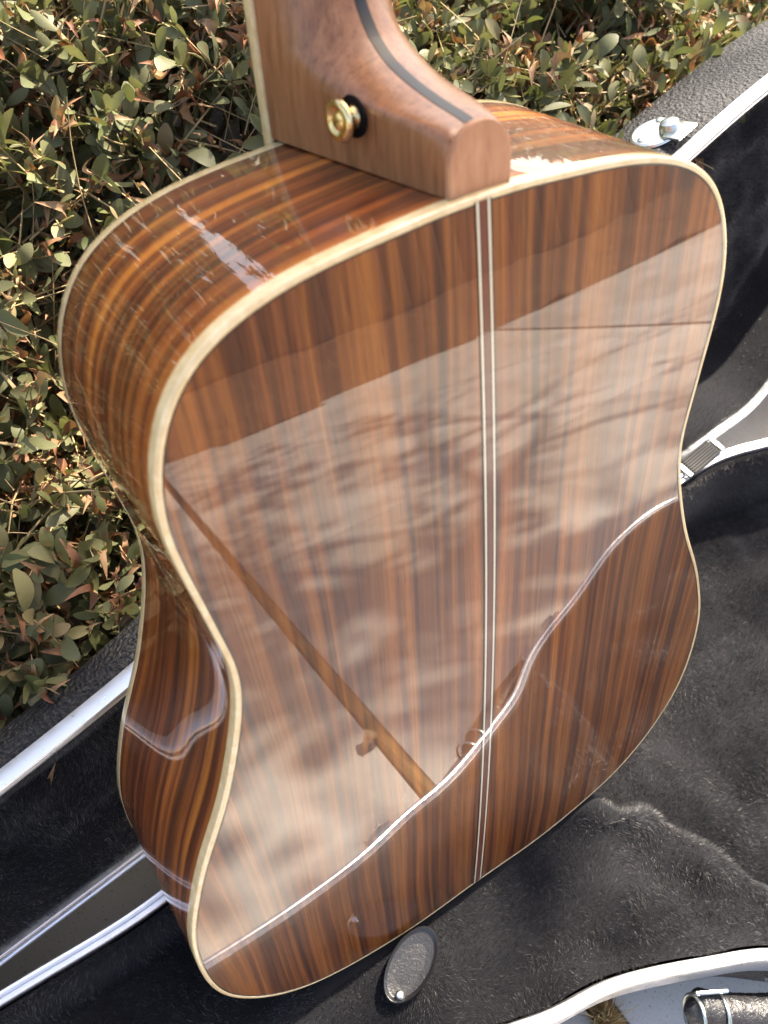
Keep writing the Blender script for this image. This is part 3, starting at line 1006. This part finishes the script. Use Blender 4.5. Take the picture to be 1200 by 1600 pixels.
def fill(n, x0, x1, d0, d1, depth0, depth1, ls, nl=(7, 13), dryp=.16, far=False):
    for _ in range(n):
        x = random.uniform(x0, x1)
        y = float(hedge_front(x)) + random.uniform(d0, d1)
        dp = random.uniform(depth0, depth1)
        z = float(hedge_z(x, y)) - dp
        d = Vector((random.gauss(-.05, .55), random.gauss(-.25, .55), random.uniform(.25, 1.0)))
        ln = random.uniform(.06, .12)
        sprig(Vector((x, y, z)) - d.normalized() * ln * .7, d, ln, random.randint(*nl), dryp * (1.8 if dp > .05 else 1), ls, far)
fill(4400, -.75, 1.05, 0.0, .85, -.01, .04, .0228, dryp=.27)
fill(3000, -.75, 1.05, 0.0, .8, .03, .13, .025, dryp=.3)
fill(800, -.75, .9, .0, .14, .05, .24, .027, dryp=.3)      # the near face going down behind the lid
fill(8500, -1.5, 1.6, .6, 2.0, -.01, .09, .045, (6, 9), .1, True)
fill(1300, -.75, 1.05, 0.0, .85, -.015, .03, .014, (6, 11), .75)
fill(350, -1.5, -.6, .0, .9, -.01, .07, .034)
fill(500, 1.0, 2.3, .0, .9, -.01, .07, .034)
# strays that stick out
for _ in range(60):
    x = random.uniform(-.7, .9); y = float(hedge_front(x)) + random.uniform(.02, .6); z = float(hedge_z(x, y))
    sprig(Vector((x, y, z - .02)), Vector((random.gauss(0, .8), random.gauss(-.2, .8), .8)), random.uniform(.07, .13), random.randint(3, 6), .3, .022)

# bare dry twigs poking through the leaves
for _ in range(900):
    x = random.uniform(-.75, 1.05); y = float(hedge_front(x)) + random.uniform(.07, .85); z = float(hedge_z(x, y)) - random.uniform(.0, .05)
    d = Vector((random.gauss(0, .8), random.gauss(0, .8), random.gauss(.35, .5))).normalized(); ln = random.uniform(.05, .13)
    b2 = Vector((random.gauss(0, 1), random.gauss(0, 1), random.gauss(0, .6))) * .4
    stems.append(([Vector((x, y, z)) + (d * (i / 4) + b2 * (i / 4)**2 * .5) * ln for i in range(5)], random.uniform(.0006, .0013)))
hedge = empty('hedge', (0.2, .5, 0))
tag(hedge, 'low grey green hedge of small oval leaves behind the open case', 'hedge')
hoff = np.array(hedge.location)
def scatter_mesh(name, items, temps, mat):
    Vs, Fs = [], []
    off = 0
    by = {}
    for m, k in items: by.setdefault(k, []).append(m)
    for k, ms_ in by.items():
        TV, TF = temps[k]
        A = np.array(ms_)
        P = np.einsum('nij,vj->nvi', A[:, :, :3], TV) + A[:, None, :, 3]
        n, nv = P.shape[:2]
        Vs.append(P.reshape(-1, 3))
        Fs.append((TF[None] + (np.arange(n) * nv)[:, None, None]).reshape(-1, 4) + off)
        off += n * nv
    return np.vstack(Vs), np.vstack(Fs)
# which leaves does the photograph show largest? ray test against all foliage
VA, FA = scatter_mesh('a', leaves[0], LEAFS, None)
VD, FD = scatter_mesh('d', leaves[1], DRYS, None)
allV = np.vstack([VA, VD]); allF = np.vstack([FA, FD + len(VA)])
bvh = BVHTree.FromPolygons([tuple(v) for v in allV], [tuple(f) for f in allF])
cands = []
cr, cd_, cf = np.array(rgt), np.array(dwn), np.array(fwd); cp_ = np.array(CAM_POS)
FPX = 1355.98
for kind in (0, 1):
    for i, (m, k) in enumerate(leaves[kind]):
        ctr = m[:, 1] * .5 + m[:, 3]
        q = ctr - cp_
        z = q @ cf
        if z < .1: continue
        px, py = 600 + FPX * (q @ cr) / z, 800 + FPX * (q @ cd_) / z
        if not (-10 < px < 1210 and -10 < py < 1130): continue
        dd = Vector(q).normalized()
        nrm = np.cross(m[:, 0], m[:, 1])
        area = abs(nrm @ np.array(dd)) / z**2
        seen = 0
        for fy in (.3, .5, .75):
            pt = m[:, 1] * fy + m[:, 3]
            dv = Vector(pt) - CAM_POS
            hit = bvh.ray_cast(CAM_POS, dv.normalized(), dv.length + .01)
            if hit[0] is None or (hit[0] - CAM_POS).length > dv.length - .006: seen += 1
        # hidden behind the guitar?
        if seen >= 2 and not (px > 420 and py > 300 and px < 1000):
            cands.append((area * seen, kind, i))
cands.sort(reverse=True)
pick = {(k, i) for _, k, i in cands[:300]}
def single(kind, temps, mat, name):
    mes = []
    for TV, TF in temps:
        me = mesh_py(name, TV, TF, True); me.materials.append(mat); mes.append(me)
    for i, (m, k) in enumerate(leaves[kind]):
        if (kind, i) in pick:
            o = bpy.data.objects.new(name, mes[k]); COL.objects.link(o)
            o.parent = hedge
            mm = Matrix([list(r) for r in m] + [[0, 0, 0, 1]])
            o.matrix_local = Matrix.Translation(-Vector(hoff)) @ mm
single(0, LEAFS, M['leaf'], 'leaf'); single(1, DRYS, M['dry'], 'dry_leaf')
rest = [x for i, x in enumerate(leaves[0]) if (0, i) not in pick]
V, F = scatter_mesh('f', rest, LEAFS, None)
o = link('foliage', mesh_np('foliage', V - hoff, F, True), M['leaf'], hedge); tag(o, kind='stuff')
rest = [x for i, x in enumerate(leaves[1]) if (1, i) not in pick]
V, F = scatter_mesh('f', rest, DRYS, None)
o = link('dry_foliage', mesh_np('dry_foliage', V - hoff, F, True), M['dry'], hedge); tag(o, kind='stuff')
# stems as thin three-sided tubes
SV, SF = [], []
for pts, r in stems:
    b0 = len(SV)
    for i, p in enumerate(pts):
        rr = r * (1.25 - .2 * i)
        for k in range(3):
            a = k * 2.094
            SV.append((p.x + rr * math.cos(a), p.y + rr * math.sin(a) * .8, p.z + rr * math.sin(a) * .6))
    for i in range(len(pts) - 1):
        for k in range(3):
            k2 = (k + 1) % 3
            SF.append((b0 + i*3 + k, b0 + i*3 + k2, b0 + (i+1)*3 + k2, b0 + (i+1)*3 + k))
o = link('stems', mesh_np('stems', np.array(SV) - hoff, np.array(SF), True), M['stem'], hedge); tag(o, kind='stuff')
ico = bmesh.new(); bmesh.ops.create_icosphere(ico, subdivisions=1, radius=1)
IV = np.array([v.co[:] for v in ico.verts]); IF = np.array([[v.index for v in f.verts] for f in ico.faces]); ico.free()
BP = np.array([p[:] for p, _ in buds]); BR = np.array([r for _, r in buds])
V = (IV[None] * BR[:, None, None] + BP[:, None]).reshape(-1, 3)
F = (IF[None] + (np.arange(len(buds)) * len(IV))[:, None, None]).reshape(-1, 3)
o = link('buds', mesh_np('buds', V - hoff, F, True), M['bud'], hedge); tag(o, kind='stuff')
# woody twigs inside
bm = bmesh.new()
for _ in range(260):
    x = random.uniform(-.8, 1.1); y = float(hedge_front(x)) + random.uniform(.02, .7)
    zt = float(hedge_z(x, y)) - random.uniform(.05, .12)
    p0 = Vector((x + random.gauss(0, .10), y + random.gauss(.04, .08), 0.0)); p3 = Vector((x, y, zt))
    mid = p0.lerp(p3, .5) + Vector((random.gauss(0, .04), random.gauss(0, .04), 0))
    add_tube(bm, [p0, mid, p3], [.0045, .0032, .0014], 5, False)
me = bm_mesh('branches', bm)
me.transform(Matrix.Translation(-Vector(hoff)))
o = link('branches', me, M['twig'], hedge); tag(o, kind='stuff')

# ------------------------------------------------------------------ trees that throw the dappled shade / show in the lacquer
def make_tree(name, base, height, spread, crown_c, crown_r, nclump, per, lsz, label, seed, extra=(), near=()):
    rr = random.Random(seed)
    root = empty(name, base)
    tag(root, label, 'tree')
    bm = bmesh.new()
    ends = []
    top = Vector((crown_c[0], crown_c[1], crown_c[2])) - Vector(base)
    trunk = [Vector((0, 0, -.02)), Vector((top.x * .12, top.y * .12, top.z * .35)), Vector((top.x * .5, top.y * .5, top.z * .72)), top]
    add_tube(bm, trunk, [height * .022, height * .017, height * .012, height * .008], 12)
    def grow(p, d, ln, r, lev):
        pts = [p]
        q = p.copy(); dd = d.copy()
        for i in range(4):
            dd = (dd + Vector((rr.gauss(0, .22), rr.gauss(0, .22), rr.gauss(.02, .15)))).normalized()
            q = q + dd * ln / 4
            pts.append(q.copy())
        add_tube(bm, pts, [r, r*.85, r*.7, r*.55, r*.42], 6 if lev < 2 else 4, False)
        if lev >= 3:
            ends.append(q); return
        for k in range(3 if lev < 2 else 2):
            s = rr.choice((2, 3, 4, 4))
            nd = (dd + Vector((rr.gauss(0, .75), rr.gauss(0, .75), rr.gauss(0, .45)))).normalized()
            grow(pts[s], nd, ln * rr.uniform(.55, .8), r * .5, lev + 1)
    for k in range(9):
        st = trunk[2].lerp(trunk[3], rr.uniform(.8, 1.05))
        a = k * 2.4
        d = Vector((math.cos(a) * spread, math.sin(a) * spread, rr.uniform(-.45, .6))).normalized()
        grow(st, d, crown_r * rr.uniform(.6, .95), height * .008, 0)
    for q in near:
        q = Vector(q) - Vector(base)
        m_ = top.lerp(q, .5) + Vector((rr.gauss(0, .06), rr.gauss(0, .06), rr.gauss(.05, .05)))
        add_tube(bm, [top, m_, q, q + (q - m_) * .35], [.022, .014, .009, .004], 6, False)
    link('trunk', bm_mesh(name + '_trunk', bm), M['bark'], root)
    its = []
    extra = list(extra) + list(near)
    for k in range(nclump + len(extra)):
        if k >= nclump:
            e = extra[k - nclump] - Vector(base)
        elif k % 3 == 0:
            e = rr.choice(ends)
        else:
            q = Vector((rr.gauss(0, 1), rr.gauss(0, 1), rr.gauss(0, 1))).normalized() * (rr.random() ** .4) * crown_r * 1.1
            e = top + q
        ax = Vector((rr.gauss(0, .28), 1, rr.gauss(0, .25))).normalized(); hl = rr.uniform(.18, .42)
        if k >= nclump: hl = .13
        if k >= nclump + len(extra) - len(near): hl = rr.uniform(.12, .2); ax = (ax + Vector((rr.gauss(0, .5), 0, 0))).normalized()
        for i in range(per if k < nclump else (per * 3 if k < nclump + len(extra) - len(near) else int(per * 1.3))):
            f = rr.uniform(-1, 1)
            wd = .055 * (1 - .6 * abs(f))
            q = e + ax * (f * hl) + Vector((rr.gauss(0, wd), rr.gauss(0, wd), rr.gauss(0, wd)))
            ly = Vector((rr.gauss(0, 1), rr.gauss(0, 1), rr.gauss(-.2, .8))).normalized()
            lx = ly.orthogonal().normalized(); lx = Matrix.Rotation(rr.uniform(0, 6.28), 3, ly) @ lx
            lz = lx.cross(ly); L = lsz * rr.uniform(.7, 1.3)
            its.append((np.array(((lx.x*L, ly.x*L, lz.x*L, q.x), (lx.y*L, ly.y*L, lz.y*L, q.y), (lx.z*L, ly.z*L, lz.z*L, q.z))), rr.randrange(4)))
    V, F = scatter_mesh('c', its, LEAFS, None)
    o = link('crown', mesh_np(name + '_crown', V, F, True), M['tree_leaf'], root); tag(o, kind='stuff')
cc = Vector((0.24, -.76, 0)) + SUN_DIR * 5.6
make_tree('shade_tree', (cc.x + 1.6, cc.y + 1.5, 0), 4.6, 1.0, cc, 1.15, 30, 52, .075, 'broad leafy shade tree beyond the hedge on the sunny side, with leaf clumps added out of view for shade', 5,
          extra=[Vector((.015, .27, .66)) + SUN_DIR * 5.4, Vector((.02, .25, .63)) + SUN_DIR * 5.5] +  # leaf clumps added out of view to shade the neck
          [Vector(q) + SUN_DIR * 5.5 for q in ((-.46, .30, .30), (-.34, .28, .28), (-.40, .40, .31), (-.27, .26, .24), (-.52, .38, .30))],  # clumps added to darken the hedge's lower left
          near=[Vector(q) + SUN_DIR * 4.6 for q in ((-.22, -.40, 0), (.06, -.56, 0), (.27, -.40, 0), (-.22, -.78, 0), (.48, -.68, 0), (.10, -1.02, 0))])  # sprays added to dapple the concrete in front of the case
make_tree('garden_tree', (1.15, 6.2, 0), 5.0, 1.0, Vector((1.1, 6.2, 3.2)), 1.5, 150, 30, .09, 'smaller leafy tree standing far behind the hedge', 11)

# ------------------------------------------------------------------ dry grass tuft by the case wall
tg_ = empty('grass_tuft', (.058, -.142, 0))
tag(tg_, 'tuft of dry straw coloured grass beside the silver case wall', 'grass tuft')
bm = bmesh.new()
for _ in range(60):
    a = random.uniform(0, 6.28); r = random.uniform(.2, 1) * .03
    add_tube(bm, [Vector((random.gauss(0, .004), random.gauss(0, .004), 0)), Vector((math.cos(a) * r * .5, math.sin(a) * r * .5, random.uniform(.012, .03))), Vector((math.cos(a) * r, math.sin(a) * r, random.uniform(.005, .04)))], [.0006, .0005, .0002], 3, False)
link('blades', bm_mesh('blades', bm), M['straw'], tg_)
tag(bpy.data.objects['blades'], kind='stuff')

# curled dry leaf lying on the wooden joint (seen in the lacquer)
TV, TF = leaf_mesh('dry', 1, .8, .35, .3, .3, 6)
lf = link('fallen_leaf', mesh_py('fallen_leaf', TV * .034, TF), M['dry'])
lf.location = (.082, -.375, .006); lf.rotation_euler = (0, 0, R(70))
tag(lf, 'reddish dry curled leaf fallen on the wooden joint of the concrete path', 'leaf')
